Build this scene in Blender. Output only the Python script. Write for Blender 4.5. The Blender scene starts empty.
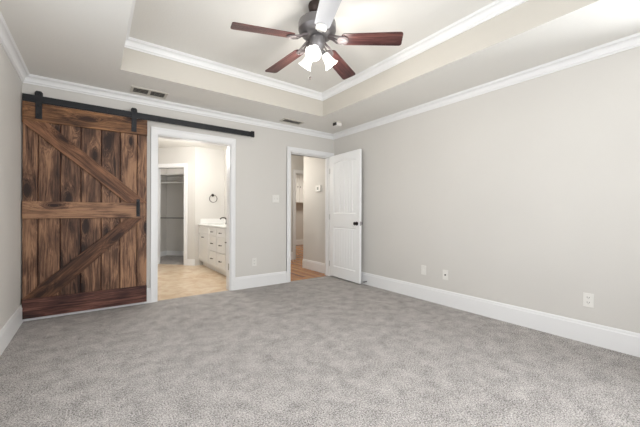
import bpy, bmesh, math
from mathutils import Vector, Matrix

# ------------------------------------------------------------------ camera
C = bpy.context.scene.collection
cam_d = bpy.data.cameras.new('camera')
cam = bpy.data.objects.new('camera', cam_d); C.objects.link(cam)
bpy.context.scene.camera = cam
fw = Vector((0.58888, 0.80822, -0.000275)).normalized()
rt = Vector((0.80822, -0.58887, 0.003768)).normalized()
up = rt.cross(fw).normalized(); rt = fw.cross(up).normalized()
M = Matrix((rt, up, -fw)).transposed().to_4x4()
M.translation = Vector((0, 0, 1.0792))
cam.matrix_world = M
cam_d.sensor_width = 36; cam_d.lens = 36 * 308.62 / 640; cam_d.clip_start = 0.02

# ------------------------------------------------------------------ world, light, exposure
W = bpy.data.worlds.new('world'); bpy.context.scene.world = W; W.use_nodes = True
bg = W.node_tree.nodes['Background']
sky = W.node_tree.nodes.new('ShaderNodeTexSky'); sky.sky_type = 'HOSEK_WILKIE'; sky.turbidity = 4
W.node_tree.links.new(sky.outputs[0], bg.inputs[0]); bg.inputs[1].default_value = 1.0
vs = bpy.context.scene.view_settings
vs.view_transform = 'Standard'; vs.look = 'None'; vs.gamma = 1; vs.use_curve_mapping = False
vs.exposure = 0.43

def area(name, loc, rot, sx, sy, power, col=(1, 1, 1)):
    d = bpy.data.lights.new(name, 'AREA'); d.shape = 'RECTANGLE'; d.size = sx; d.size_y = sy
    d.energy = power; d.color = col
    o = bpy.data.objects.new(name, d); C.objects.link(o); o.location = loc; o.rotation_euler = rot
    return o
def point(name, loc, power, col, r=0.04):
    d = bpy.data.lights.new(name, 'POINT'); d.energy = power; d.color = col; d.shadow_soft_size = r
    o = bpy.data.objects.new(name, d); C.objects.link(o); o.location = loc
    return o
PI = math.pi
# daylight through unseen left and front windows; the right-wall one is added fill
area('window_daylight', (-0.80, 1.35, 1.45), (PI*0.54, 0, -PI/2), 1.9, 1.5, 24, (0.96, 0.98, 1.0))
area('window_daylight', (4.0, -0.2, 1.35), (PI*0.5, 0, PI/2-0.3), 0.9, 1.3, 60, (0.96, 0.98, 1.0))  # added window light that lifts the left wall and barn door
area('window_daylight', (1.15, -0.72, 1.45), (PI*0.53, 0, 0), 1.7, 1.5, 55, (0.96, 0.98, 1.0))
# fill lights added to brighten the neighbouring rooms, without visible fixtures
point('bathroom_light', (1.3, 5.5, 2.15), 37, (1.0, 0.985, 0.96), 0.3)
area('closet_ceiling_light', (1.35, 8.1, 2.42), (0, 0, 0), 0.3, 0.3, 2, (1.0, 0.95, 0.9))
point('hall_light', (2.75, 5.5, 1.85), 16, (1.0, 0.95, 0.87), 0.3)
area('utility_ceiling_light', (5.2, 7.6, 2.42), (0, 0, 0), 0.6, 0.6, 18, (1.0, 0.94, 0.84))

# ------------------------------------------------------------------ materials
def srgb(r, g, b):
    f = lambda c: (c/255/12.92) if c/255 <= 0.04045 else ((c/255+0.055)/1.055)**2.4
    return (f(r), f(g), f(b), 1)
def newmat(name, col, rough=0.5, metal=0.0, spec=0.5):
    m = bpy.data.materials.new(name); m.use_nodes = True
    b = m.node_tree.nodes['Principled BSDF']
    b.inputs['Base Color'].default_value = col
    b.inputs['Roughness'].default_value = rough; b.inputs['Metallic'].default_value = metal
    b.inputs['Specular IOR Level'].default_value = spec
    return m
def N(m, t, **kw):
    n = m.node_tree.nodes.new(t)
    for k, v in kw.items():
        if k in n.inputs.keys(): n.inputs[k].default_value = v
        else: setattr(n, k, v)
    return n
def LK(m, a, b): m.node_tree.links.new(a, b)
def P(m): return m.node_tree.nodes['Principled BSDF']
def ramp(m, stops):
    r = N(m, 'ShaderNodeValToRGB'); e = r.color_ramp.elements
    while len(e) < len(stops): e.new(0.5)
    for el, (p, c) in zip(e, stops): el.position = p; el.color = c
    return r
def paint(name, col, scale=90, strength=0.12, rough=0.6):
    m = newmat(name, col, rough, 0, 0.3)
    tc = N(m, 'ShaderNodeTexCoord')
    n = N(m, 'ShaderNodeTexNoise', Scale=scale, Detail=3.0); LK(m, tc.outputs['Object'], n.inputs['Vector'])
    b = N(m, 'ShaderNodeBump', Strength=strength, Distance=0.003)
    LK(m, n.outputs['Fac'], b.inputs['Height']); LK(m, b.outputs[0], P(m).inputs['Normal'])
    n2 = N(m, 'ShaderNodeTexNoise', Scale=1.2, Detail=2.0); LK(m, tc.outputs['Object'], n2.inputs['Vector'])
    r = ramp(m, [(0.3, tuple(c*0.985 for c in col[:3])+(1,)), (0.7, tuple(min(1, c*1.015) for c in col[:3])+(1,))])
    LK(m, n2.outputs['Fac'], r.inputs[0]); LK(m, r.outputs[0], P(m).inputs['Base Color'])
    return m
M_wall = paint('wall_paint', srgb(214, 211, 206))
M_ceil = paint('ceiling_paint', srgb(233, 231, 226), 60, 0.35)
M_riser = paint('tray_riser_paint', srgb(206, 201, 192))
M_trim = paint('trim_gloss_paint', srgb(238, 238, 238), 30, 0.02, 0.35)
M_door = paint('door_paint', srgb(246, 247, 247), 40, 0.02, 0.35)
M_white = newmat('white_plastic', srgb(232, 230, 225), 0.35)
M_slot = newmat('dark_slot', srgb(60, 58, 55), 0.6)
M_black = newmat('black_iron', srgb(44, 45, 48), 0.45, 0.6)
M_bronze = newmat('oiled_bronze', srgb(50, 42, 38), 0.35, 0.7)
M_steel = newmat('brushed_steel', srgb(170, 168, 165), 0.3, 0.9)
M_vent = newmat('vent_paint', srgb(205, 200, 190), 0.5)

def carpet(name, dark, light):
    m = newmat(name, light, 0.95, 0, 0.05)
    tc = N(m, 'ShaderNodeTexCoord')
    n1 = N(m, 'ShaderNodeTexNoise', Scale=8.0, Detail=6.0, Roughness=0.7, Distortion=0.2)
    n2 = N(m, 'ShaderNodeTexNoise', Scale=120.0, Detail=5.0, Roughness=0.85)
    v = N(m, 'ShaderNodeTexVoronoi', Scale=190.0)
    for n in (n1, n2, v): LK(m, tc.outputs['Object'], n.inputs['Vector'])
    mx = N(m, 'ShaderNodeMath', operation='MULTIPLY'); mx.inputs[1].default_value = 0.20
    LK(m, n1.outputs['Fac'], mx.inputs[0])
    ma = N(m, 'ShaderNodeMath', operation='MULTIPLY_ADD'); ma.inputs[1].default_value = 1.0
    LK(m, n2.outputs['Fac'], ma.inputs[0]); LK(m, mx.outputs[0], ma.inputs[2])
    r = ramp(m, [(0.49, dark), (0.71, light)])
    LK(m, ma.outputs[0], r.inputs[0]); LK(m, r.outputs[0], P(m).inputs['Base Color'])
    hh = N(m, 'ShaderNodeMath', operation='SUBTRACT'); LK(m, n2.outputs['Fac'], hh.inputs[0]); LK(m, v.outputs['Distance'], hh.inputs[1])
    b = N(m, 'ShaderNodeBump', Strength=0.8, Distance=0.006)
    LK(m, hh.outputs[0], b.inputs['Height']); LK(m, b.outputs[0], P(m).inputs['Normal'])
    return m
M_carpet = carpet('grey_cut_pile_carpet', srgb(96, 91, 89), srgb(230, 225, 221))

def plankwood(name, cols, rough=0.55, randomise=True, knots=True):
    """stained board, grain along local X"""
    m = newmat(name, cols[1], rough, 0, 0.3)
    tc = N(m, 'ShaderNodeTexCoord'); oi = N(m, 'ShaderNodeObjectInfo')
    sc = N(m, 'ShaderNodeMath', operation='MULTIPLY'); sc.inputs[1].default_value = 37.0
    LK(m, oi.outputs['Random'], sc.inputs[0])
    ad = N(m, 'ShaderNodeVectorMath', operation='ADD')
    LK(m, tc.outputs['Object'], ad.inputs[0])
    if randomise: LK(m, sc.outputs[0], ad.inputs[1])
    # knots push the grain aside
    sp = N(m, 'ShaderNodeSeparateXYZ'); LK(m, ad.outputs[0], sp.inputs[0])
    cb = N(m, 'ShaderNodeCombineXYZ'); LK(m, sp.outputs[0], cb.inputs[0]); LK(m, sp.outputs[2], cb.inputs[1])
    mk = N(m, 'ShaderNodeMapping'); mk.inputs['Scale'].default_value = (1.6, 4.6, 1.0); LK(m, cb.outputs[0], mk.inputs[0])
    vo = N(m, 'ShaderNodeTexVoronoi', Scale=1.0, Randomness=1.0, voronoi_dimensions='2D'); LK(m, mk.outputs[0], vo.inputs['Vector'])
    kr = N(m, 'ShaderNodeMapRange'); kr.inputs[1].default_value = 0.0; kr.inputs[2].default_value = 0.40
    kr.inputs[3].default_value = 1.0; kr.inputs[4].default_value = 0.0
    LK(m, vo.outputs['Distance'], kr.inputs[0])
    kp = N(m, 'ShaderNodeMath', operation='POWER'); kp.inputs[1].default_value = 2.2; LK(m, kr.outputs[0], kp.inputs[0])
    ks = N(m, 'ShaderNodeMath', operation='MULTIPLY'); ks.inputs[1].default_value = 3.6 if knots else 0.0; LK(m, kp.outputs[0], ks.inputs[0])
    mg = N(m, 'ShaderNodeMapping'); mg.inputs['Scale'].default_value = (2.4, 40, 40); LK(m, ad.outputs[0], mg.inputs[0])
    av = N(m, 'ShaderNodeVectorMath', operation='ADD'); LK(m, mg.outputs[0], av.inputs[0]); LK(m, ks.outputs[0], av.inputs[1])
    ng = N(m, 'ShaderNodeTexNoise', Scale=1.0, Detail=7.0, Roughness=0.7, Distortion=1.3); LK(m, av.outputs[0], ng.inputs['Vector'])
    nb = N(m, 'ShaderNodeTexNoise', Scale=2.2, Detail=3.0, Distortion=0.8)
    mb = N(m, 'ShaderNodeMapping'); mb.inputs['Scale'].default_value = (1.0, 2.4, 2.4); LK(m, ad.outputs[0], mb.inputs[0]); LK(m, mb.outputs[0], nb.inputs['Vector'])
    s1 = N(m, 'ShaderNodeMath', operation='MULTIPLY'); s1.inputs[1].default_value = 0.75; LK(m, ng.outputs['Fac'], s1.inputs[0])
    s2 = N(m, 'ShaderNodeMath', operation='MULTIPLY_ADD'); s2.inputs[1].default_value = 0.40; LK(m, nb.outputs['Fac'], s2.inputs[0]); LK(m, s1.outputs[0], s2.inputs[2])
    s3 = N(m, 'ShaderNodeMath', operation='MULTIPLY_ADD'); s3.inputs[1].default_value = -0.42 if knots else 0.0
    kd = N(m, 'ShaderNodeMath', operation='POWER'); kd.inputs[1].default_value = 4.5; LK(m, kr.outputs[0], kd.inputs[0]); LK(m, kd.outputs[0], s3.inputs[0]); LK(m, s2.outputs[0], s3.inputs[2])
    s4 = N(m, 'ShaderNodeMath', operation='MULTIPLY_ADD'); s4.inputs[1].default_value = 0.09; LK(m, oi.outputs['Random'], s4.inputs[0]); LK(m, s3.outputs[0], s4.inputs[2])
    r = ramp(m, [(0.47, cols[0]), (0.60, cols[1]), (0.73, cols[2])])
    LK(m, s4.outputs[0], r.inputs[0]); LK(m, r.outputs[0], P(m).inputs['Base Color'])
    b = N(m, 'ShaderNodeBump', Strength=0.35, Distance=0.004); LK(m, ng.outputs['Fac'], b.inputs['Height']); LK(m, b.outputs[0], P(m).inputs['Normal'])
    return m
M_wood = plankwood('walnut_stained_pine', (srgb(44, 30, 25), srgb(102, 73, 57), srgb(164, 125, 96)))
M_wood_lit = plankwood('golden_brown_stained_pine', (srgb(56, 36, 26), srgb(112, 78, 54), srgb(164, 120, 82)))  # warm light at the top of the door put into this tone
M_brace = plankwood('brown_stained_pine', (srgb(52, 34, 26), srgb(102, 69, 50), srgb(146, 104, 76)))
M_wood_dim = plankwood('red_brown_stained_pine', (srgb(36, 22, 22), srgb(82, 52, 46), srgb(128, 86, 74)))  # dimmer light low on the door put into this darker tone
M_blade = plankwood('cherry_blade_veneer', (srgb(46, 26, 27), srgb(76, 46, 45), srgb(110, 74, 68)), 0.3, True, False)

def woodfloor(name):
    m = newmat(name, srgb(180, 110, 60), 0.25)
    tc = N(m, 'ShaderNodeTexCoord')
    mp = N(m, 'ShaderNodeMapping'); mp.inputs['Rotation'].default_value = (0, 0, PI/2); LK(m, tc.outputs['Object'], mp.inputs[0])
    br = N(m, 'ShaderNodeTexBrick', Scale=1.0); br.inputs['Brick Width'].default_value = 1.0; br.inputs['Row Height'].default_value = 0.083
    br.inputs['Mortar Size'].default_value = 0.0015; br.offset = 0.37
    br.inputs['Color1'].default_value = srgb(205, 150, 92); br.inputs['Color2'].default_value = srgb(150, 88, 50); br.inputs['Mortar'].default_value = srgb(70, 40, 24)
    LK(m, mp.outputs[0], br.inputs['Vector'])
    mg = N(m, 'ShaderNodeMapping'); mg.inputs['Scale'].default_value = (22, 1.5, 1); LK(m, tc.outputs['Object'], mg.inputs[0])
    ng = N(m, 'ShaderNodeTexNoise', Scale=1.5, Detail=5.0, Distortion=0.7); LK(m, mg.outputs[0], ng.inputs['Vector'])
    r = ramp(m, [(0.3, (0.62, 0.58, 0.55, 1)), (0.7, (1.1, 1.1, 1.1, 1))]); LK(m, ng.outputs['Fac'], r.inputs[0])
    mx = N(m, 'ShaderNodeMix', data_type='RGBA', blend_type='MULTIPLY'); mx.inputs[0].default_value = 1.0
    LK(m, br.outputs['Color'], mx.inputs[6]); LK(m, r.outputs[0], mx.inputs[7]); LK(m, mx.outputs[2], P(m).inputs['Base Color'])
    return m
M_wfloor = woodfloor('oak_strip_floor')
def tile(name):
    m = newmat(name, srgb(210, 185, 150), 0.3)
    tc = N(m, 'ShaderNodeTexCoord')
    mp = N(m, 'ShaderNodeMapping'); mp.inputs['Rotation'].default_value = (0, 0, 0)
    LK(m, tc.outputs['Object'], mp.inputs[0])
    br = N(m, 'ShaderNodeTexBrick', Scale=1.0); br.inputs['Brick Width'].default_value = 0.42; br.inputs['Row Height'].default_value = 0.42
    br.inputs['Mortar Size'].default_value = 0.004; br.offset = 0.5
    br.inputs['Color1'].default_value = srgb(216, 192, 162); br.inputs['Color2'].default_value = srgb(200, 168, 130); br.inputs['Mortar'].default_value = srgb(205, 190, 168)
    LK(m, mp.outputs[0], br.inputs['Vector'])
    n = N(m, 'ShaderNodeTexNoise', Scale=4.5, Detail=6.0, Distortion=1.0, Roughness=0.6); LK(m, tc.outputs['Object'], n.inputs['Vector'])
    r = ramp(m, [(0.34, srgb(196, 160, 120)), (0.62, srgb(240, 228, 208))]); LK(m, n.outputs['Fac'], r.inputs[0])
    mx = N(m, 'ShaderNodeMix', data_type='RGBA'); mx.inputs[0].default_value = 0.55
    LK(m, br.outputs['Color'], mx.inputs[6]); LK(m, r.outputs[0], mx.inputs[7]); LK(m, mx.outputs[2], P(m).inputs['Base Color'])
    return m
M_tile = tile('travertine_look_tile')
M_cab = newmat('vanity_paint', srgb(234, 233, 230), 0.4)
M_top = newmat('cultured_marble_top', srgb(240, 239, 236), 0.2)
M_shade = newmat('frosted_lamp_glass', srgb(245, 245, 242), 0.4)
P(M_shade).inputs['Emission Color'].default_value = (1, 0.97, 0.93, 1); P(M_shade).inputs['Emission Strength'].default_value = 0.45
M_fan = newmat('brushed_pewter', srgb(132, 129, 130), 0.4, 0.75)
M_brk = newmat('bracket_pewter', srgb(112, 104, 104), 0.5, 0.6)
M_fan_dark = newmat('antique_bronze', srgb(74, 62, 58), 0.4, 0.7)
M_blade_pale = newmat('white_blade_finish', srgb(168, 170, 175), 0.4)  # one even pale colour for the blade that points at the camera
M_pane = bpy.data.materials.new('window_glass'); M_pane.use_nodes = True
_nt = M_pane.node_tree; _nt.nodes.remove(_nt.nodes['Principled BSDF'])
_t = _nt.nodes.new('ShaderNodeBsdfTransparent'); _g = _nt.nodes.new('ShaderNodeBsdfGlossy'); _g.inputs['Roughness'].default_value = 0.02
_m = _nt.nodes.new('ShaderNodeMixShader'); _m.inputs[0].default_value = 0.06
_nt.links.new(_t.outputs[0], _m.inputs[1]); _nt.links.new(_g.outputs[0], _m.inputs[2]); _nt.links.new(_m.outputs[0], _nt.nodes['Material Output'].inputs[0])

# ------------------------------------------------------------------ mesh helpers
def bmn(): return bmesh.new()
def bx(bm, x0, x1, y0, y1, z0, z1, bevel=0):
    vs_ = [bm.verts.new((x, y, z)) for z in (z0, z1) for y in (y0, y1) for x in (x0, x1)]
    f = [(0, 2, 3, 1), (4, 5, 7, 6), (0, 1, 5, 4), (2, 6, 7, 3), (0, 4, 6, 2), (1, 3, 7, 5)]
    fs = [bm.faces.new([vs_[i] for i in q]) for q in f]
    if bevel:
        es = list({e for fa in fs for e in fa.edges})
        bmesh.ops.bevel(bm, geom=es, offset=bevel, segments=2, affect='EDGES', profile=0.5)
    return bm
def prism(bm, pts, ax, a, b, bevel=0):
    """polygon pts in the plane across axis ax, extruded from a to b"""
    def v(p, t):
        if ax == 'y': return (p[0], t, p[1])
        if ax == 'x': return (t, p[0], p[1])
        return (p[0], p[1], t)
    lo = [bm.verts.new(v(p, a)) for p in pts]; hi = [bm.verts.new(v(p, b)) for p in pts]
    n = len(pts); fs = [bm.faces.new(lo[::-1]), bm.faces.new(hi)]
    for i in range(n): fs.append(bm.faces.new((lo[i], lo[(i+1) % n], hi[(i+1) % n], hi[i])))
    if bevel:
        es = list({e for fa in fs for e in fa.edges})
        bmesh.ops.bevel(bm, geom=es, offset=bevel, segments=2, affect='EDGES', profile=0.5)
    return bm
def lathe(bm, prof, n=28, mat=None, cap=True):
    """prof = [(r, z)] about local z; mat places it"""
    rings = []
    for r, z in prof:
        rings.append([bm.verts.new((r*math.cos(2*PI*i/n), r*math.sin(2*PI*i/n), z)) for i in range(n)])
    for a, b in zip(rings, rings[1:]):
        for i in range(n): bm.faces.new((a[i], a[(i+1) % n], b[(i+1) % n], b[i]))
    if cap:
        bm.faces.new(rings[0][::-1]); bm.faces.new(rings[-1])
    if mat is not None:
        bmesh.ops.transform(bm, matrix=mat, verts=[v for r in rings for v in r])
    return bm
def tube(bm, pts, r, n=10, closed=False):
    pts = [Vector(p) for p in pts]; m = len(pts); rings = []; ref = None
    for i, p in enumerate(pts):
        a = pts[(i-1) % m] if (closed or i) else p; b = pts[(i+1) % m] if (closed or i < m-1) else p
        t = (b-a).normalized()
        if ref is None: ref = t.orthogonal().normalized()
        ref = (ref - t*ref.dot(t)).normalized(); s = t.cross(ref)
        rr = r[i] if isinstance(r, (list, tuple)) else r
        rings.append([bm.verts.new(p + (ref*math.cos(2*PI*k/n) + s*math.sin(2*PI*k/n))*rr) for k in range(n)])
    rng = range(m if closed else m-1)
    for i in rng:
        a, b = rings[i], rings[(i+1) % m]
        for k in range(n): bm.faces.new((a[k], a[(k+1) % n], b[(k+1) % n], b[k]))
    if not closed: bm.faces.new(rings[0][::-1]); bm.faces.new(rings[-1])
    return bm
def obj(name, bm, mat, parent=None, smooth=False, loc=None, rot=None):
    me = bpy.data.meshes.new(name)
    bmesh.ops.recalc_face_normals(bm, faces=bm.faces)
    bm.to_mesh(me); bm.free(); me.materials.append(mat)
    if smooth:
        for p in me.polygons: p.use_smooth = True
        try: me.set_sharp_from_angle(angle=math.radians(35))
        except Exception: pass
    o = bpy.data.objects.new(name, me); C.objects.link(o)
    if loc is not None: o.location = loc
    if rot is not None: o.rotation_euler = rot
    if parent is not None: o.parent = parent
    return o
def struct(name, bm, mat, smooth=False, **kw):
    o = obj(name, bm, mat, None, smooth, **kw); o['kind'] = 'structure'; return o
def tag(o, label, cat, group=None):
    o['label'] = label; o['category'] = cat
    if group: o['group'] = group
    return o
def thing(name, label, cat, loc=(0, 0, 0), rotz=0, group=None):
    o = bpy.data.objects.new(name, None); C.objects.link(o); o.empty_display_size = 0.05
    o.location = loc; o.rotation_euler = (0, 0, rotz); return tag(o, label, cat, group)

# ------------------------------------------------------------------ room shell
XL, XR, YB, YN, H, HT = -0.585, 3.343, 4.2, -0.5, 2.44, 2.745
WT = 0.12
BX0, BX1 = 0.605, 1.52      # bathroom doorway
HX0, HX1 = 2.473, 3.275     # hall doorway
DH = 2.035
DHH2 = 2.062   # head height of the hall doorway
bm = bmn(); bx(bm, XL-WT, XR+WT, YN-WT, YB+0.03, -0.05, 0); struct('floor', bm, M_carpet)
bm = bmn()
for a, b, z0, z1 in ((YN-WT, 0.4, 0, 2.9), (2.3, YB+WT, 0, 2.9), (0.4, 2.3, 0, 0.7), (0.4, 2.3, 2.2, 2.9)): bx(bm, XL-WT, XL, a, b, z0, z1)
struct('wall_left', bm, M_wall)
bm = bmn()
for a, b, z0, z1 in ((YN-WT, -0.42, 0, 2.9), (0.32, YB+WT, 0, 2.9), (-0.42, 0.32, 0, 0.7), (-0.42, 0.32, 2.2, 2.9)): bx(bm, XR, XR+WT, a, b, z0, z1)  # opening near the camera is for the added window
struct('wall_right', bm, M_wall)
bm = bmn()
for a, b, z0, z1 in ((XL, BX0, 0, 2.44), (BX0, BX1, DH, 2.44), (BX1, HX0, 0, 2.44), (HX0, HX1, DHH2, 2.44), (HX1, XR, 0, 2.44), (XL, XR, 2.44, 2.9)):
    bx(bm, a, b, YB, YB+WT, z0, z1)
bmesh.ops.remove_doubles(bm, verts=bm.verts, dist=1e-5)
struct('wall_back', bm, M_wall)
WIN = ((0.5, 1.8, 0),); WZ0, WZ1 = 0.7, 2.2
bm = bmn()
for a, b, z0, z1 in ((XL, 0.25, 0, 2.9), (2.05, XR, 0, 2.9), (0.25, 2.05, 0, WZ0), (0.25, 2.05, WZ1, 2.9)):
    bx(bm, a, b, YN-WT, YN, z0, z1)
struct('wall_front', bm, M_wall)
# tray ceiling: lower soffit round a raised centre
TX0, TX1, TY0, TY1 = 0.19, 2.585, 0.26, 3.49
bm = bmn()
for a, b, c, d in ((XL, TX0, YN, YB), (TX1, XR, YN, YB), (TX0, TX1, TY1, YB), (TX0, TX1, YN, TY0)):
    bx(bm, a, b, c, d, H, HT)
bx(bm, XL, XR, YN, YB, HT, HT+0.1)
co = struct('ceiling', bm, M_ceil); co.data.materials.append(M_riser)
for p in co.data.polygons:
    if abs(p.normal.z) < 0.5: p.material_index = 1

def ring(bm, x0, x1, y0, y1, prof):
    """prof = [(inset, z)] swept round a rectangle with mitred corners"""
    rs = [[bm.verts.new(p) for p in ((x0+i, y0+i, z), (x1-i, y0+i, z), (x1-i, y1-i, z), (x0+i, y1-i, z))] for i, z in prof]
    n = len(rs)
    for j in range(n):
        a, b = rs[j], rs[(j+1) % n]
        for k in range(4): bm.faces.new((a[k], a[(k+1) % 4], b[(k+1) % 4], b[k]))
def crown_prof(z, d=0.080, p=0.062):
    pr = [(0, z), (0, z-d), (0.010, z-d), (0.010, z-d*0.86), (0.016, z-d*0.80)]
    for i in range(6):
        t = i/5*PI/2
        pr.append((0.018+(p-0.030)*(1-math.cos(t)), z-d*0.76+d*0.52*math.sin(t)))
    pr += [(p-0.006, z-d*0.22), (p-0.006, z-d*0.14), (p, z-d*0.10), (p, z)]
    return pr
bm = bmn(); ring(bm, XL, XR, YN, YB, crown_prof(H)); struct('trim_1', bm, M_trim)
bm = bmn(); ring(bm, TX0, TX1, TY0, TY1, crown_prof(HT, 0.085)); struct('trim_2', bm, M_trim)

BH, BT = 0.177, 0.015
def base_run(bm, a, b, side, at):
    """baseboard from a to b against a wall plane; side = direction it sticks out"""
    s = 1 if side in ('+x', '+y') else -1
    pr = [(0, 0), (BT, 0), (BT, BH-0.03), (BT*0.75, BH-0.022), (BT*0.75, BH-0.010), (BT*0.45, BH), (0, BH)]
    pts = [(at+s*u, z) for u, z in pr]
    prism(bm, pts, 'x' if side[1] == 'y' else 'y', a, b)
CW = 0.066   # casing width
bm = bmn(); base_run(bm, XL, BX0-CW, '-y', YB); base_run(bm, BX1+CW, HX0-0.06, '-y', YB); struct('baseboard_back', bm, M_trim)
bm = bmn(); base_run(bm, YN, YB-BT, '-x', XR); struct('baseboard_right', bm, M_trim)
bm = bmn(); base_run(bm, YN, YB-BT, '+x', XL); struct('baseboard_left', bm, M_trim)
bm = bmn(); base_run(bm, XL+BT, XR-BT, '+y', YN); struct('baseboard_front', bm, M_trim)

def casing(bm, x0, x1, y, s, top=DH, right=True, w=CW, cr=None, wt=None):
    """door casing on plane y facing s, profile with a raised outer band"""
    cr = cr if cr is not None else w
    wt = wt if wt is not None else w
    t1, t2 = 0.012*s, 0.020*s
    def b(xa, xb, za, zb, t): bx(bm, xa, xb, min(y, y+t), max(y, y+t), za, zb)
    b(x0-w, x0, 0, top+wt, t1); b(x0-w, x0-w+0.022, 0, top+wt, t2); b(x0-0.014, x0, 0, top, t1*1.25)
    b(x0, x1, top, top+wt, t1); b(x0-w+0.022, x1+cr, top+wt-0.022, top+wt, t2); b(x0-0.014, x1+0.014, top, top+0.014, t1*1.25)
    if right:
        b(x1, x1+cr, 0, top+wt, t1)
        b(x1+cr-0.022, x1+cr, 0, top+wt-0.022, t2); b(x1, x1+0.014, 0, top, t1*1.25)
def jamb(bm, x0, x1, y0, y1, top=DH, t=0.016, stop=True):
    bx(bm, x0-0.001, x0+t, y0, y1, 0, top); bx(bm, x1-t, x1+0.001, y0, y1, 0, top); bx(bm, x0+t, x1-t, y0, y1, top-t, top+0.001)
    if stop:
        m = (y0+y1)/2+0.015
        bx(bm, x0+t, x0+t+0.010, m-0.018, m+0.018, 0, top-t); bx(bm, x1-t-0.010, x1-t, m-0.018, m+0.018, 0, top-t)
        bx(bm, x0+t+0.010, x1-t-0.010, m-0.018, m+0.018, top-t-0.010, top-t)
# bathroom doorway
bm = bmn(); casing(bm, BX0, BX1, YB, -1, wt=0.08); jamb(bm, BX0, BX1, YB-0.004, YB+WT+0.004, t=0.012, stop=False); casing(bm, BX0, BX1, YB+WT, 1)
c1 = struct('trim_3', bm, M_trim)
bm = bmn(); casing(bm, HX0, HX1, YB, -1, top=DHH2, w=0.06, cr=XR-HX1-0.001); jamb(bm, HX0, HX1, YB-0.004, YB+WT+0.004, top=DHH2); casing(bm, HX0, HX1, YB+WT, 1, right=False, cr=0.04)
struct('trim_4', bm, M_trim)
# old hinge leaves left on the bathroom jamb
for z in (0.33, 1.78):
    bm = bmn(); bx(bm, BX1-0.0145, BX1-0.012, YB+0.012, YB+0.050, z-0.045, z+0.045, 0.001)
    for k in (-0.03, 0, 0.03):
        lathe(bm, [(0.004, 0), (0.004, 0.001)], 8, Matrix.Translation((BX1-0.0145, YB+0.031, z+k)) @ Matrix.Rotation(-PI/2, 4, 'Y'))
    h = obj('hinge_leaf', bm, M_steel, c1); h['label'] = 'bare steel hinge leaf left on the painted jamb'

# unseen windows in front and left walls, and the one added at right
for i, (a, b, side) in enumerate(((0.25, 2.05, 0), (0.4, 2.3, 1), (-0.42, 0.32, 2))):
    e = bpy.data.objects.new('window_%d' % (i+1), None); C.objects.link(e); e['kind'] = 'structure'
    e.location = (((a+b)/2, YN-WT/2, WZ0), (XL-WT/2, (a+b)/2, WZ0), (XR+WT/2, (a+b)/2, WZ0))[side]; e.rotation_euler = (0, 0, (0, -PI/2, PI/2)[side])
    w = (b-a)/2; h = WZ1-WZ0
    bm = bmn(); bx(bm, -w, -w+0.05, -0.04, 0.03, 0, h); bx(bm, w-0.05, w, -0.04, 0.03, 0, h)
    bx(bm, -w+0.05, w-0.05, -0.04, 0.03, 0, 0.05); bx(bm, -w+0.05, w-0.05, -0.04, 0.03, h-0.05, h); bx(bm, -w+0.05, w-0.05, -0.035, 0.02, h/2-0.02, h/2+0.02)
    obj('window_frame', bm, M_trim, e)
    bm = bmn(); bx(bm, -w+0.05, w-0.05, -0.008, -0.004, 0.05, h/2-0.02); bx(bm, -w+0.05, w-0.05, -0.008, -0.004, h/2+0.02, h-0.05); obj('window_pane', bm, M_pane, e)
    bm = bmn(); bx(bm, -w-0.06, w+0.06, WT/2, WT/2+0.04, -0.03, 0, 0.004); obj('window_sill', bm, M_trim, e)

# ------------------------------------------------------------------ bathroom shell
R2 = math.sqrt(0.5)
CO = Vector((1.655, 6.62)); DR = Vector((-R2, R2)); NR = Vector((R2, R2))
def cl(s, n): q = CO+DR*s+NR*n; return (q.x, q.y)
def clbox(bm, s0, s1, n0, n1, z0, z1):
    prism(bm, [cl(s0, n0), cl(s1, n0), cl(s1, n1), cl(s0, n1)], 'z', z0, z1)
BXL, BXR, BYE = 0.36, 2.25, 6.62
SL = (1.655-BXL)/R2           # where the angled wall meets the left wall
bm = bmn(); prism(bm, [(BXL-.1, YB+0.03), (BXR+.1, YB+0.03), (BXR+.1, BYE), cl(0, 0), cl(0, 0.06), cl(SL, 0.06), (BXL-.1, cl(SL, 0)[1])], 'z', -0.05, -0.001)
struct('floor_bathroom', bm, M_tile)
bm = bmn(); bx(bm, BXL-0.1, BXL, YB+WT, cl(SL, 0)[1]+0.15, 0, 2.44); struct('wall_bathroom_left', bm, M_wall)
bm = bmn(); bx(bm, BXR, BXR+0.1, YB+WT, BYE+WT, 0, 2.439); struct('wall_bathroom_right', bm, M_wall)
bm = bmn(); bx(bm, 1.655, BXR, BYE, BYE+WT, 0, 2.44); struct('wall_bathroom_end', bm, M_wall)
S0, S1 = 0.235, 0.885
bm = bmn(); clbox(bm, 0, S0, 0, WT, 0, 2.44); clbox(bm, S1, SL+0.1, 0, WT, 0, 2.44); clbox(bm, S0, S1, 0, WT, DH, 2.44)
struct('wall_bathroom_angled', bm, M_wall)
bm = bmn(); prism(bm, [(BXL-.1, YB+WT), (BXR+.1, YB+WT), (BXR+.1, BYE+.12), (1.655, BYE+.12), cl(0, 0.1), cl(SL+0.1, 0.1)], 'z', 2.44, 2.5)
struct('ceiling_bathroom', bm, M_ceil)
bm = bmn()
w = 0.065
for a, b, z0, z1 in ((S0-w, S0, 0, DH+w), (S1, S1+w, 0, DH+w), (S0, S1, DH, DH+w)): clbox(bm, a, b, -0.014, 0, z0, z1)
for a, b, z0, z1 in ((S0-w, S0-w+.015, 0, DH+w), (S1+w-.015, S1+w, 0, DH+w), (S0-w, S1+w, DH+w-.015, DH+w)): clbox(bm, a, b, -0.020, -.014, z0, z1)
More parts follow.
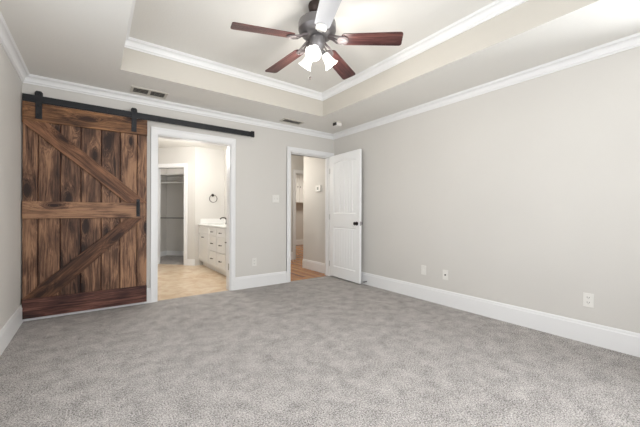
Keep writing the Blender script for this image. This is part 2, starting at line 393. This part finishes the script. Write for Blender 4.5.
clbox(bm, S0-0.001, S0+0.015, -0.002, WT+.002, 0, DH); clbox(bm, S1-0.015, S1+0.001, -0.002, WT+.002, 0, DH); clbox(bm, S0+.015, S1-.015, -0.002, WT+.002, DH-0.015, DH)
struct('trim_5', bm, M_trim)
bm = bmn(); clbox(bm, 0.0, S0-w, -0.013, 0, 0, 0.13); clbox(bm, S1+w, SL, -0.013, 0, 0, 0.13); struct('baseboard_bathroom', bm, M_trim)
# closet
CS0, CS1, CN = 0.14, 1.56, 1.30
bm = bmn(); clbox(bm, CS0-.1, CS1+.1, 0.06, CN+.1, -0.05, 0); struct('floor_closet', bm, M_carpet)
bm = bmn(); clbox(bm, CS0-.1, CS1+.1, CN, CN+.1, 0, 2.44); struct('wall_closet_back', bm, M_wall)
bm = bmn(); clbox(bm, CS1, CS1+.1, WT, CN, 0, 2.44); struct('wall_closet_left', bm, M_wall)
bm = bmn(); clbox(bm, CS0-.1, CS0, WT+.07, CN, 0, 2.44); struct('wall_closet_right', bm, M_wall)
bm = bmn(); clbox(bm, CS0-.1, CS1+.1, WT, CN+.1, 2.441, 2.5); struct('ceiling_closet', bm, M_ceil)
bm = bmn(); clbox(bm, CS0, CS1, CN-.012, CN, 0, 0.12); clbox(bm, CS1-.012, CS1, WT, CN-.012, 0, 0.12); struct('baseboard_closet', bm, M_trim)
t = thing('closet_shelf', 'white shelf board with a wall cleat spanning the top of the closet', 'shelf', cl((CS0+CS1)/2, CN)+(2.0,))
def rel(o, bm): bmesh.ops.translate(bm, vec=-Vector(o.location), verts=bm.verts); return bm
bm = bmn(); clbox(bm, CS0, CS1, CN-.34, CN, 2.0, 2.02); obj('shelf_board', rel(t, bm), M_cab, t)
bm = bmn(); clbox(bm, CS0, CS1, CN-.02, CN, 1.90, 2.0); clbox(bm, CS1-.02, CS1, CN-.34, CN-.02, 1.9, 2.0); obj('cleat', rel(t, bm), M_cab, t)
for z, lab in ((1.81, 'upper closet hanging rod just below the shelf'), (0.955, 'lower closet hanging rod at waist height')):
    t = thing('closet_rod', lab, 'rod', cl((CS0+CS1)/2, CN-.30)+(z,))
    bm = bmn(); tube(bm, [cl(CS0+.004, CN-.30)+(z,), cl(CS1-.004, CN-.30)+(z,)], 0.012, 14); obj('rod', rel(t, bm), M_fan if z < 1 else M_cab, t, True)
    for s, k in ((CS0, 1), (CS1, -1)):
        bm = bmn(); clbox(bm, min(s, s+k*.012), max(s, s+k*.012), CN-.33, CN-.27, z-.03, z+.03); obj('rod_socket', rel(t, bm), M_bronze if z < 1 else M_cab, t)

# ------------------------------------------------------------------ hall and utility room shells
bm = bmn(); bx(bm, 2.37, 5.0, YB+0.03, 6.26, -0.05, -0.001); struct('floor_hall', bm, M_wfloor)
bm = bmn(); bx(bm, 3.3, 6.8, 6.26, 9.1, -0.05, -0.001); struct('floor_utility', bm, M_wfloor)
HWX = 3.35
bm = bmn(); bx(bm, HWX, HWX+.12, YB+WT, 5.16, 0, 2.44); bx(bm, HWX+.12, 5.0, 5.04, 5.16, 0, 2.44); struct('wall_hall_right', bm, M_wall)
UX0, UX1 = 3.80, 4.60
bm = bmn(); bx(bm, 2.25, UX0, 6.2, 6.32, 0, 2.44); bx(bm, UX1, 5.0, 6.2, 6.32, 0, 2.44); bx(bm, UX0, UX1, 6.2, 6.32, DH, 2.44); bx(bm, 4.9, 5.0, 5.16, 6.2, 0, 2.44)
bx(bm, 2.352, 2.45, 4.32, 4.33, 0, 2.44)
struct('wall_hall_end', bm, M_wall)
bm = bmn(); bx(bm, 2.25, 5.0, YB+WT, 6.32, 2.44, 2.5); struct('ceiling_hall', bm, M_ceil)
bm = bmn(); base_run(bm, YB+WT, 5.16, '-x', HWX); base_run(bm, HWX, 4.9, '+y', 5.16); base_run(bm, 2.36, UX0-.07, '-y', 6.2); struct('baseboard_hall', bm, M_trim)
bm = bmn(); casing(bm, UX0, UX1, 6.2, -1, w=0.07); jamb(bm, UX0, UX1, 6.198, 6.322); struct('trim_6', bm, M_trim)
bm = bmn(); bx(bm, 3.3, 6.8, 9.0, 9.1, 0, 2.44); bx(bm, 3.3, 3.4, 6.32, 9.0, 0, 2.44); bx(bm, 6.7, 6.8, 6.32, 9.0, 0, 2.44); bx(bm, 5.0, 6.8, 6.2, 6.32, 0, 2.44)
struct('wall_utility', bm, M_wall)
bm = bmn(); bx(bm, 3.3, 6.8, 6.3201, 9.1, 2.44, 2.5); struct('ceiling_utility', bm, M_ceil)
bm = bmn(); base_run(bm, 3.4, 6.7, '-y', 9.0); struct('baseboard_utility', bm, M_trim)

# wall cabinet far away through the hall
t = thing('wall_cabinet', 'white two-door wall cabinet hung high in the room beyond the hall', 'cabinet', (5.46, 9.0, 1.43))
bm = bmn(); bx(bm, -.46, .46, -.31, 0, 0, 1.0); obj('cabinet_body', bm, M_cab, t)
for s in (-1, 1):
    bm = bmn(); xa, xb = (-.455, -.004) if s < 0 else (.004, .455)
    bx(bm, xa, xb, -.33, -.31, .01, .99, .002)
    for q in ((xa, xa+.06, .01, .99), (xb-.06, xb, .01, .99), (xa+.06, xb-.06, .01, .07), (xa+.06, xb-.06, .93, .99)): bx(bm, q[0], q[1], -.337, -.33, q[2], q[3])
    d = obj('cabinet_door', bm, M_cab, t)
    bm = bmn(); lathe(bm, [(.006, 0), (.006, .012), (.016, .018), (.016, .026), (.008, .03)], 14, Matrix.Translation((s*.034 if s > 0 else -.066, -.337, .52)) @ Matrix.Rotation(PI/2, 4, 'X'))
    obj('cabinet_knob', bm, M_bronze, d, True)

# ------------------------------------------------------------------ vanity
VX, VY0, VY1 = 1.745, 4.45, 6.62
t = thing('bathroom_vanity', 'long white bathroom vanity with doors, stacked drawers and small dark pulls', 'vanity', (1.98, (VY0+VY1)/2, 0))
bm = bmn(); bx(bm, VX, BXR-.001, VY0, VY1-.002, 0.10, 0.825); obj('vanity_body', rel(t, bm), M_cab, t)
bm = bmn(); bx(bm, VX+.07, BXR-.001, VY0, VY1-.002, 0, 0.0995); o = obj('toe_kick', rel(t, bm), M_cab, t)
def front(kind, y0, y1, z0, z1, pull=None, frame=0.035, pullname='drawer_pull'):
    bm = bmn(); bx(bm, VX-.018, VX, y0, y1, z0, z1, 0.003)
    if frame:
        for q in ((y0, y0+frame, z0, z1), (y1-frame, y1, z0, z1), (y0+frame, y1-frame, z0, z0+frame), (y0+frame, y1-frame, z1-frame, z1)):
            bx(bm, VX-.023, VX-.018, q[0], q[1], q[2], q[3])
    f = obj(kind, rel(t, bm), M_cab, t)
    if pull:
        py, pz = pull; L = .045; bm = bmn(); xx = VX-.023
        tube(bm, [(xx, py-L, pz), (xx-.018, py-L, pz), (xx-.026, py-L*.6, pz), (xx-.028, py, pz), (xx-.026, py+L*.6, pz), (xx-.018, py+L, pz), (xx, py+L, pz)], [.006, .006, .007, .009, .007, .006, .006], 8)
        obj(pullname, rel(t, bm), M_bronze, f, True)
ROWS = ((0.675, 0.80), (0.40, 0.655), (0.125, 0.385))
front('false_front', 5.93, 6.58, 0.675, 0.80, None, 0.03)
front('cabinet_door', 5.93, 6.58, 0.125, 0.655, (6.27, 0.605), 0.055, 'door_pull')
for (y0, y1) in ((5.46, 5.91), (5.00, 5.44)):
    for z0, z1 in ROWS: front('drawer', y0, y1, z0, z1, ((y0+y1)/2, (z0+z1)/2), 0.028)
front('false_front', 4.49, 4.97, 0.675, 0.80, None, 0.03)
front('cabinet_door', 4.49, 4.97, 0.125, 0.655, (4.90, 0.605), 0.055, 'door_pull')
t = thing('vanity_countertop', 'white marble countertop with side splash on the bathroom vanity', 'countertop', (1.98, (VY0+VY1)/2, 0.825))
bm = bmn(); bx(bm, VX-.03, BXR, VY0-.02, VY1-.001, .825, .857, .004); obj('countertop_slab', rel(t, bm), M_top, t)
bm = bmn(); bx(bm, VX+.01, BXR-.02, VY1-.021, VY1-.001, .857, .960, .002); obj('side_splash', rel(t, bm), M_top, t)
bm = bmn(); bx(bm, BXR-.02, BXR-.001, VY0-.02, VY1-.001, .857, .960, .002); obj('back_splash', rel(t, bm), M_top, t)
bm = bmn(); lathe(bm, [(.20, .858), (.205, .864), (.19, .864), (.17, .862), (.05, .860), (.02, .860)], 32, Matrix.Translation((1.94, 6.10, 0)) @ Matrix.Diagonal((0.75, 1, 1, 1)))
obj('sink_bowl', rel(t, bm), M_top, t, True)
t = thing('bathroom_faucet', 'small dark bronze faucet with curved spout on the white countertop', 'faucet', (2.135, 6.10, 0.858))
bm = bmn(); lathe(bm, [(.032, 0), (.032, .008), (.022, .02), (.018, .06), (.02, .075)], 18); obj('faucet_body', bm, M_bronze, t, True)
bm = bmn(); tube(bm, [(0, 0, .06), (-.01, 0, .10), (-.04, 0, .125), (-.08, 0, .13), (-.115, 0, .12), (-.135, 0, .10)], [.016, .015, .013, .012, .012, .012], 12); obj('spout', bm, M_bronze, t, True)
bm = bmn(); tube(bm, [(0, 0, .075), (0.005, 0, .10), (.03, 0, .115), (.06, 0, .12)], [.02, .014, .009, .008], 10); obj('lever', bm, M_bronze, t, True)
t = thing('towel_ring', 'dark round towel ring on the bathroom wall above the countertop', 'towel ring', (2.01, BYE, 1.455))
bm = bmn(); lathe(bm, [(.030, 0), (.030, .006), (.014, .012), (.012, .045), (.016, .05), (.010, .056)], 18, Matrix.Rotation(PI/2, 4, 'X')); obj('wall_post', bm, M_bronze, t, True)
bm = bmn(); tube(bm, [(.078*math.sin(a*PI/18), -.045, -.074+.078*math.cos(a*PI/18)) for a in range(36)], .0055, 8, True); obj('ring', bm, M_bronze, t, True)

# ------------------------------------------------------------------ barn door
bd = thing('barn_door', 'rustic brown plank barn door with diagonal braces hung on the black rail', 'sliding door', (-0.042, YB-0.05, 0.036))
def board(name, pts, y0, y1, mat, ang=0.0, bev=0.003):
    """board given by world x,z outline; grain along ang; y0..y1 depth (world)"""
    cx = sum(p[0] for p in pts)/len(pts); cz = sum(p[1] for p in pts)/len(pts)
    ca, sa = math.cos(ang), math.sin(ang)
    loc = [((p[0]-cx)*ca+(p[1]-cz)*sa, -(p[0]-cx)*sa+(p[1]-cz)*ca) for p in pts]
    bm = bmn(); ym = (y0+y1)/2; prism(bm, loc, 'y', y0-ym, y1-ym, bev)
    o = obj(name, bm, mat, bd); o.rotation_euler = (0, -ang, 0)
    o.location = Vector((cx, ym, cz))-Vector(bd.location); return o
DX0, DX1, DZ0, DZ1 = -0.575, 0.493, 0.036, 2.165
xs = [DX0, -.462, -.291, -.124, .053, .227, .392, DX1]
yb0, yb1 = YB-0.052, YB-0.027
for i, (a, b) in enumerate(zip(xs, xs[1:])):
    g = 0.0035
    pts = [(a+(g if i else 0), DZ0), (b-(g if i < 6 else 0), DZ0), (b-(g if i < 6 else 0), DZ1), (a+(g if i else 0), DZ1)]
    board('vertical_plank', pts, yb0, yb1, M_wood, PI/2, 0.005)
board('backing_panel', [(DX0+.01, DZ0+.01), (DX1-.01, DZ0+.01), (DX1-.01, DZ1-.01), (DX0+.01, DZ1-.01)], YB-0.0268, YB-0.022, M_wood_dim, PI/2)
yf0, yf1 = YB-0.074, YB-0.0522
board('top_rail', [(DX0, 1.984), (DX1, 1.984), (DX1, DZ1), (DX0, DZ1)], yf0, yf1, M_wood_lit)
board('middle_rail', [(DX0, 1.018), (DX1-.07, 1.018), (DX1-.07, 1.19), (DX0, 1.19)], yf0, yf1, M_wood)
board('bottom_rail', [(DX0, DZ0), (DX1, DZ0), (DX1, .226), (DX0, .226)], yf0, yf1, M_wood_dim)
board('diagonal_brace', [(DX0, 1.983), (-.392, 1.983), (DX1-.005, 1.205), (DX1-.005, 1.192), (.290, 1.192), (DX0, 1.955)], yf0, yf1, M_brace, -math.atan(.885))
board('diagonal_brace', [(DX0, .228), (-.335, .228), (.455, 1.016), (.29, 1.016), (DX0, .236)], yf0, yf1, M_brace, math.atan(.95))
# pull handle
bm = bmn(); bx(bm, -.018, .018, -.003, 0, -.10, .10, .001); h = obj('door_pull', bm, M_black, bd, loc=Vector((.402, yf0, 1.135))-Vector(bd.location))
bm = bmn(); tube(bm, [(0, -.003, .075), (0, -.03, .072), (0, -.038, .05), (0, -.038, -.05), (0, -.03, -.072), (0, -.003, -.075)], .008, 10); obj('grip', bm, M_black, h, True)
# hanger straps with rollers
TZ = 2.203
for x in (-.455, .358):
    bm = bmn(); prism(bm, [(-.025, -.20), (.025, -.20), (.025, .02), (.031, .03), (.031, .058), (.018, .074), (-.018, .074), (-.031, .058), (-.031, .03), (-.025, .02)], 'y', -.004, .004, .001)
    s = obj('hanger_strap', bm, M_black, bd, loc=Vector((x, YB-0.079, TZ+0.005))-Vector(bd.location))
    bm = bmn(); lathe(bm, [(.020, 0), (.024, .001), (.018, .0035), (.018, .0145), (.024, .017), (.020, .018)], 28, Matrix.Translation((0, .0045, .049)) @ Matrix.Rotation(-PI/2, 4, 'X')); obj('roller_wheel', bm, M_black, s, True)
    for z in (-.075, -.155, .046):
        bm = bmn(); lathe(bm, [(.009, 0), (.009, .006), (.005, .008)], 6, Matrix.Translation((0, -.004, z)) @ Matrix.Rotation(PI/2, 4, 'X')); obj('bolt', bm, M_black, s)
t = thing('barn_door_rail', 'long black steel sliding door rail on the wall above the doorway', 'rail', (0.63, YB, TZ))
bm = bmn(); bx(bm, DX0+.0-.63, 1.833-.63, -.075, -.065, -.035, .035, .002); obj('track_bar', bm, M_black, t)
for x in (-.40, .10, .62, 1.18, 1.74):
    bm = bmn(); lathe(bm, [(.012, 0), (.012, .065)], 14, Matrix.Translation((x-.63, 0, -.005)) @ Matrix.Rotation(PI/2, 4, 'X')); obj('standoff', bm, M_black, t, True)
for x in (.10, .62, 1.18, 1.74):
    bm = bmn(); lathe(bm, [(.012, 0), (.012, .007), (.006, .009)], 6, Matrix.Translation((x-.63, -.075, -.005)) @ Matrix.Rotation(PI/2, 4, 'X')); obj('lag_bolt', bm, M_black, t)
bm = bmn(); bx(bm, 1.79-.63, 1.838-.63, -.083, -.057, -.038, .045, .004); obj('end_stop', bm, M_black, t)

# ------------------------------------------------------------------ open hall door (two panel, arched top)
dr = bpy.data.objects.new('door_1', None); C.objects.link(dr); dr['kind'] = 'structure'
dr['label'] = 'white two-panel arched plank door standing open against the right wall'
dr.location = (HX1-0.014, YB-0.012, 0.022)
DW, DHH, DT = 0.79, 2.032, 0.035
ea = math.atan2(3.39-4.188, 3.216-3.262)
dr.rotation_euler = (0, 0, ea)     # local x from hinge to free edge; local -y = back (wall side) ... front face at y<0 side chosen below
def dfield(u, v):
    sx0, sx1 = 0.105, DW-0.100
    def panel(z0, zs, rise):
        if u <= sx0 or u >= sx1: return None
        uc = (u-(sx0+sx1)/2)/((sx1-sx0)/2)
        top = zs+rise*(1-uc*uc)
        if v <= z0 or v >= top: return None
        return min(u-sx0, sx1-u, v-z0, top-v)
    for a in ((1.055, 1.895, 0.032), (0.168, 0.835, 0.0)):
        d = panel(*a)
        if d is not None:
            if d < 0.012: return -0.010*(d/0.012)
            if d < 0.020: return -0.010
            if d < 0.030: return -0.010+0.005*(d-0.020)/0.010
            g = ((u-sx0-0.03) % 0.068); g = min(g, 0.068-g)
            return -0.005-(0.009*max(0, 1-g/0.011))
    return 0.0
def doorface(bm, y, s):
    us = [DW*i/158 for i in range(159)]; vz = [DHH*i/134 for i in range(135)]
    def lin(a, b, n): return [a+(b-a)*i/n for i in range(n)]
    vz = lin(0, .15, 2)+lin(.15, .19, 8)+lin(.19, .80, 4)+lin(.80, .84, 8)+lin(.84, 1.05, 2)+lin(1.05, 1.09, 8)+lin(1.09, 1.85, 4)+lin(1.85, 1.935, 24)+lin(1.935, DHH, 2)+[DHH]
    g = [[bm.verts.new((u, y+s*dfield(u, v), v)) for u in us] for v in vz]
    for i in range(len(vz)-1):
        for j in range(len(us)-1): bm.faces.new((g[i][j], g[i][j+1], g[i+1][j+1], g[i+1][j]))
    return g
bm = bmn()
ga = doorface(bm, 0, -1); gb = doorface(bm, DT, 1)
# front face normal must point to local -y: field s=-1 => deeper = +y
for row_a, row_b in ((ga[0], gb[0]), (ga[-1], gb[-1])):
    for j in range(len(row_a)-1): bm.faces.new((row_a[j], row_a[j+1], row_b[j+1], row_b[j]))
for j in (0, -1):
    for i in range(len(ga)-1): bm.faces.new((ga[i][j], ga[i+1][j], gb[i+1][j], gb[i][j]))
obj('door_leaf', bm, M_door, dr)
def knobs(side):
    bm = bmn(); y = 0 if side < 0 else DT
    lathe(bm, [(.030, 0), (.030, .005), (.012, .010), (.011, .026), (.024, .034), (.028, .044), (.024, .054), (.012, .058)], 22,
          Matrix.Translation((DW-.065, y, 0.905)) @ Matrix.Rotation(-side*PI/2 if False else (PI/2 if side < 0 else -PI/2), 4, 'X'))
    return obj('door_knob', bm, M_bronze, dr, True)
knobs(-1); knobs(1)
bm = bmn(); bx(bm, DW-.001, DW+.001, .006, DT-.006, .875, .935); obj('latch_plate', bm, M_steel, dr)
for z in (.2, 1.0, 1.78):
    bm = bmn(); tube(bm, [(-.004, DT*0+.0, z-.045), (-.004, 0, z+.045)], .006, 8); obj('hinge', bm, M_steel, dr, True)

# ------------------------------------------------------------------ ceiling fan
FX, FY = 1.43, 2.01
fan = thing('ceiling_fan', 'five-blade ceiling fan with pewter motor and glass lamps in the tray ceiling', 'ceiling fan', (FX, FY, HT))
Z = lambda z: z-HT
bm = bmn(); lathe(bm, [(.070, 0), (.072, -.012), (.066, -.045), (.045, -.075), (.020, -.085)], 32); obj('canopy', bm, M_fan_dark, fan, True)
bm = bmn(); lathe(bm, [(.013, -.08), (.013, -.125)], 14); obj('downrod', bm, M_fan_dark, fan, True)
bm = bmn(); lathe(bm, [(.022, Z(2.645)), (.03, Z(2.635)), (.085, Z(2.625)), (.132, Z(2.612)), (.146, Z(2.600)), (.150, Z(2.590)), (.150, Z(2.535)), (.144, Z(2.528)),
                       (.138, Z(2.520)), (.118, Z(2.498)), (.085, Z(2.485)), (.060, Z(2.482))], 40); obj('motor_housing', bm, M_fan, fan, True)
bm = bmn(); lathe(bm, [(.056, Z(2.483)), (.060, Z(2.478)), (.060, Z(2.415)), (.054, Z(2.405)), (.040, Z(2.390)), (.036, Z(2.370)), (.02, Z(2.355))], 28); obj('switch_housing', bm, M_fan, fan, True)
BZ = Z(2.468)
def make_blade(white):
    br = bpy.data.objects.new('blade', None)
    L0, L1 = 0.195, 0.665; w0, w1 = 0.058, 0.069
    n = 6; pts = []
    def corner(cx, cy, a0, r):
        for k in range(n+1):
            a = a0+PI/2*k/n; pts.append((cx+r*math.cos(a), cy+r*math.sin(a)))
    r = 0.022; corner(L1-r, w1-r, 0, r) ; corner(L0+.03, w0-.03, PI/2, .03); corner(L0+.03, -w0+.03, PI, .03); corner(L1-r, -w1+r, -PI/2, r)
    bm = bmn(); prism(bm, pts, 'z', -.003, .003)
    b = obj('blade', bm, M_blade_pale if white else M_blade, fan)
    bpy.data.objects.remove(br)
    # bracket (blade iron): two curved arms and a plate under the blade root
    bm = bmn()
    for s in (-1, 1):
        tube(bm, [(.085, s*.012, .028), (.12, s*.020, .018), (.155, s*.034, -.002), (.19, s*.036, -.009), (.225, s*.022, -.010), (.245, 0, -.010)], [.010, .009, .008, .007, .007, .007], 8)
    tube(bm, [(.085, 0, .028), (.13, 0, .012), (.17, 0, -.006), (.21, 0, -.010)], [.010, .007, .006, .006], 8)
    lathe(bm, [(.040, -.012), (.042, -.009), (.040, -.0035)], 20, Matrix.Translation((.205, 0, 0)) @ Matrix.Diagonal((1.1, 1, 1, 1)))
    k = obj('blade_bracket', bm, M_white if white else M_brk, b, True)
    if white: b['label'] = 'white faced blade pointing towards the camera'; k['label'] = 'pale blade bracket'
    return b
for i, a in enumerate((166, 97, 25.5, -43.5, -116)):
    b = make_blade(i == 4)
    b.location = (0, 0, BZ)
    b.rotation_euler = (Matrix.Rotation(math.radians(a), 4, 'Z') @ Matrix.Rotation(math.radians(3.5), 4, 'Y') @ Matrix.Rotation(math.radians(-12), 4, 'X')).to_euler()
# lamps
for a in (-138, 105, -10):
    ar = math.radians(a)
    d = Vector((math.cos(ar), math.sin(ar), 0))
    base = Vector((0, 0, Z(2.385)))+d*.050
    axis = (d*0.66+Vector((0, 0, -1))*0.75).normalized()
    bm = bmn(); tube(bm, [Vector((0, 0, Z(2.385)))+d*.02, base+Vector((0, 0, .0)), base+axis*.03], [.012, .014, .022], 12); arm = obj('lamp_socket', bm, M_fan, fan, True)
    q = Vector((0, 0, 1)).rotation_difference(axis).to_matrix().to_4x4()
    mt = Matrix.Translation(base+axis*.022) @ q
    prof = [(.024, 0), (.030, .008), (.034, .03), (.037, .055), (.046, .085), (.060, .108), (.0575, .108), (.044, .086), (.034, .056), (.030, .03), (.022, .01)]
    bm = bmn(); lathe(bm, prof, 28, mt, cap=False); obj('lamp_shade', bm, M_shade, fan, True)
    bm = bmn(); lathe(bm, [(.006, .0), (.013, .012), (.014, .028), (.024, .048), (.027, .062), (.022, .078), (.010, .086)], 18, mt); obj('bulb', bm, M_shade, fan, True)
    pl_ = point('lamp_bulb_light', Vector((FX, FY, HT))+base+axis*.20, 1.5 if a == -138 else 6.5, (1.0, 0.96, 0.90), 0.05)
for dx, dy, L in ((-.045, .033, .185),):
    bm = bmn(); tube(bm, [(dx, dy, Z(2.36)), (dx, dy, Z(2.36)-L)], .0009, 6); c = obj('pull_chain', bm, M_steel, fan, True)
    bm = bmn(); lathe(bm, [(.002, 0), (.006, -.006), (.007, -.018), (.003, -.026)], 12, Matrix.Translation((dx, dy, Z(2.36)-L))); obj('chain_pendant', bm, M_fan_dark, c, True)

# ------------------------------------------------------------------ small fittings
def plate(name, label, cat, loc, rotz, kind, group=None, w=.07, h=.115):
    """wall plate, local -y faces the room"""
    t = thing(name, label, cat, loc, rotz, group)
    bm = bmn(); bx(bm, -w/2, w/2, -.006, 0, -h/2, h/2, .002); obj('cover_plate', bm, M_white, t)
    if kind == 'outlet':
        for z in (-.021, .021):
            bm = bmn(); lathe(bm, [(.016, 0), (.016, .003)], 20, Matrix.Translation((0, -.006, z)) @ Matrix.Rotation(PI/2, 4, 'X') @ Matrix.Diagonal((1, .9, 1, 1)))
            s = obj('socket', bm, M_white, t)
            bm = bmn(); bx(bm, -.0085, -.0055, -.0096, -.0088, z-.002, z+.008); bx(bm, .0055, .0085, -.0096, -.0088, z-.002, z+.008); bx(bm, -.002, .002, -.0096, -.0088, z-.010, z-.006); obj('slot', bm, M_slot, s)
    if kind == 'coax':
        bm = bmn(); lathe(bm, [(.009, 0), (.009, .004), (.005, .005), (.005, .014)], 14, Matrix.Translation((0, -.006, 0)) @ Matrix.Rotation(PI/2, 4, 'X')); obj('coax_jack', bm, M_slot, t)
    if kind == 'data':
        bm = bmn(); bx(bm, -.011, .011, -.009, -.006, -.010, .010); obj('data_jack', bm, M_white, t)
    if kind == 'switch':
        for x in (-.023, .023):
            bm = bmn(); prism(bm, [(-.006, -.012), (-.006, .012), (-.016, .010), (-.009, -.012)], 'x', x-.005, x+.005); obj('toggle', bm, M_white, t)
    return t
plate('wall_outlet', 'white duplex outlet low on the wall between the two doorways', 'outlet', (1.876, YB, .367), 0, 'outlet')
plate('light_switch', 'white double light switch on the wall beside the hall doorway', 'light switch', (2.222, YB, 1.30), 0, 'switch', None, .115, .115)
plate('data_outlet', 'white jack plate low on the right wall, nearest the open door', 'outlet', (XR, 2.366, .372), PI/2*-1, 'data')
plate('cable_outlet', 'white cable plate with dark round jack low on the right wall', 'outlet', (XR, 2.068, .360), -PI/2, 'coax')
plate('wall_outlet', 'white duplex outlet low on the right wall nearest the camera', 'outlet', (XR, .763, .362), -PI/2, 'outlet')
t = thing('thermostat', 'small white thermostat on the hall wall seen through the doorway', 'thermostat', (HWX, 4.638, 1.54), -PI/2)
bm = bmn(); bx(bm, -.075, .075, -.026, 0, -.058, .058, .006); obj('thermostat_body', bm, M_white, t)
bm = bmn(); bx(bm, -.026, .026, -.0275, -.0255, -.026, .026); obj('display', bm, newmat('lcd_grey', srgb(120, 128, 118), .3), t)
# ceiling registers
def vent(label, x, y, L, w, two):
    t = thing('ceiling_vent', label, 'vent', (x, y, H), 0, None)
    bm = bmn()
    for q in ((-L/2, L/2, -w/2, -w/2+.025), (-L/2, L/2, w/2-.025, w/2), (-L/2, -L/2+.025, -w/2+.025, w/2-.025), (L/2-.025, L/2, -w/2+.025, w/2-.025)): bx(bm, q[0], q[1], q[2], q[3], -.008, 0)
    if two: bx(bm, -.012, .012, -w/2+.025, w/2-.025, -.009, 0)
    obj('vent_frame', bm, M_vent, t)
    bm = bmn(); bx(bm, -L/2+.02, L/2-.02, -w/2+.02, w/2-.02, -.0015, 0); obj('duct_backing', bm, M_slot, t)
    n = 4
    for i in range(n):
        yy = -w/2+.025+(w-.05)*(i+.5)/n
        bm = bmn(); prism(bm, [(yy-.011, -.0095), (yy-.011, -.0080), (yy+.008, -.0020), (yy+.008, -.0035)], 'x', -L/2+.025, L/2-.025); obj('slat', bm, M_vent, t)
vent('white slatted ceiling vent above the barn door', .49, 3.96, .36, .21, True)
vent('white slatted ceiling vent above the wall between the doorways', 2.353, 3.94, .34, .17, False)
t = thing('smoke_detector', 'small white smoke detector on the low ceiling near the corner', 'smoke detector', (2.915, 3.575, H))
bm = bmn(); lathe(bm, [(.058, 0), (.060, -.008), (.060, -.014)], 28); obj('mounting_base', bm, M_vent, t, True)
bm = bmn(); bx(bm, -.042, .052, -.046, .046, -.060, -.014, .006); obj('detector_cover', bm, M_white, t, True)
bm = bmn(); bx(bm, -.052, -.042, -.040, .040, -.054, -.014, .002); obj('side_grille', bm, M_slot, t)  # dark strip along the left face of the cover
t = thing('door_stop', 'small dark spring door stop on the right baseboard beside the open door', 'door stop', (XR-BT, 3.36, .05))
bm = bmn(); tube(bm, [(0, 0, 0), (-.05, 0, 0)], .006, 10); obj('spring', bm, M_bronze, t, True)
bm = bmn(); tube(bm, [(-.05, 0, 0), (-.062, 0, 0)], .009, 10); obj('rubber_tip', bm, M_slot, t, True)
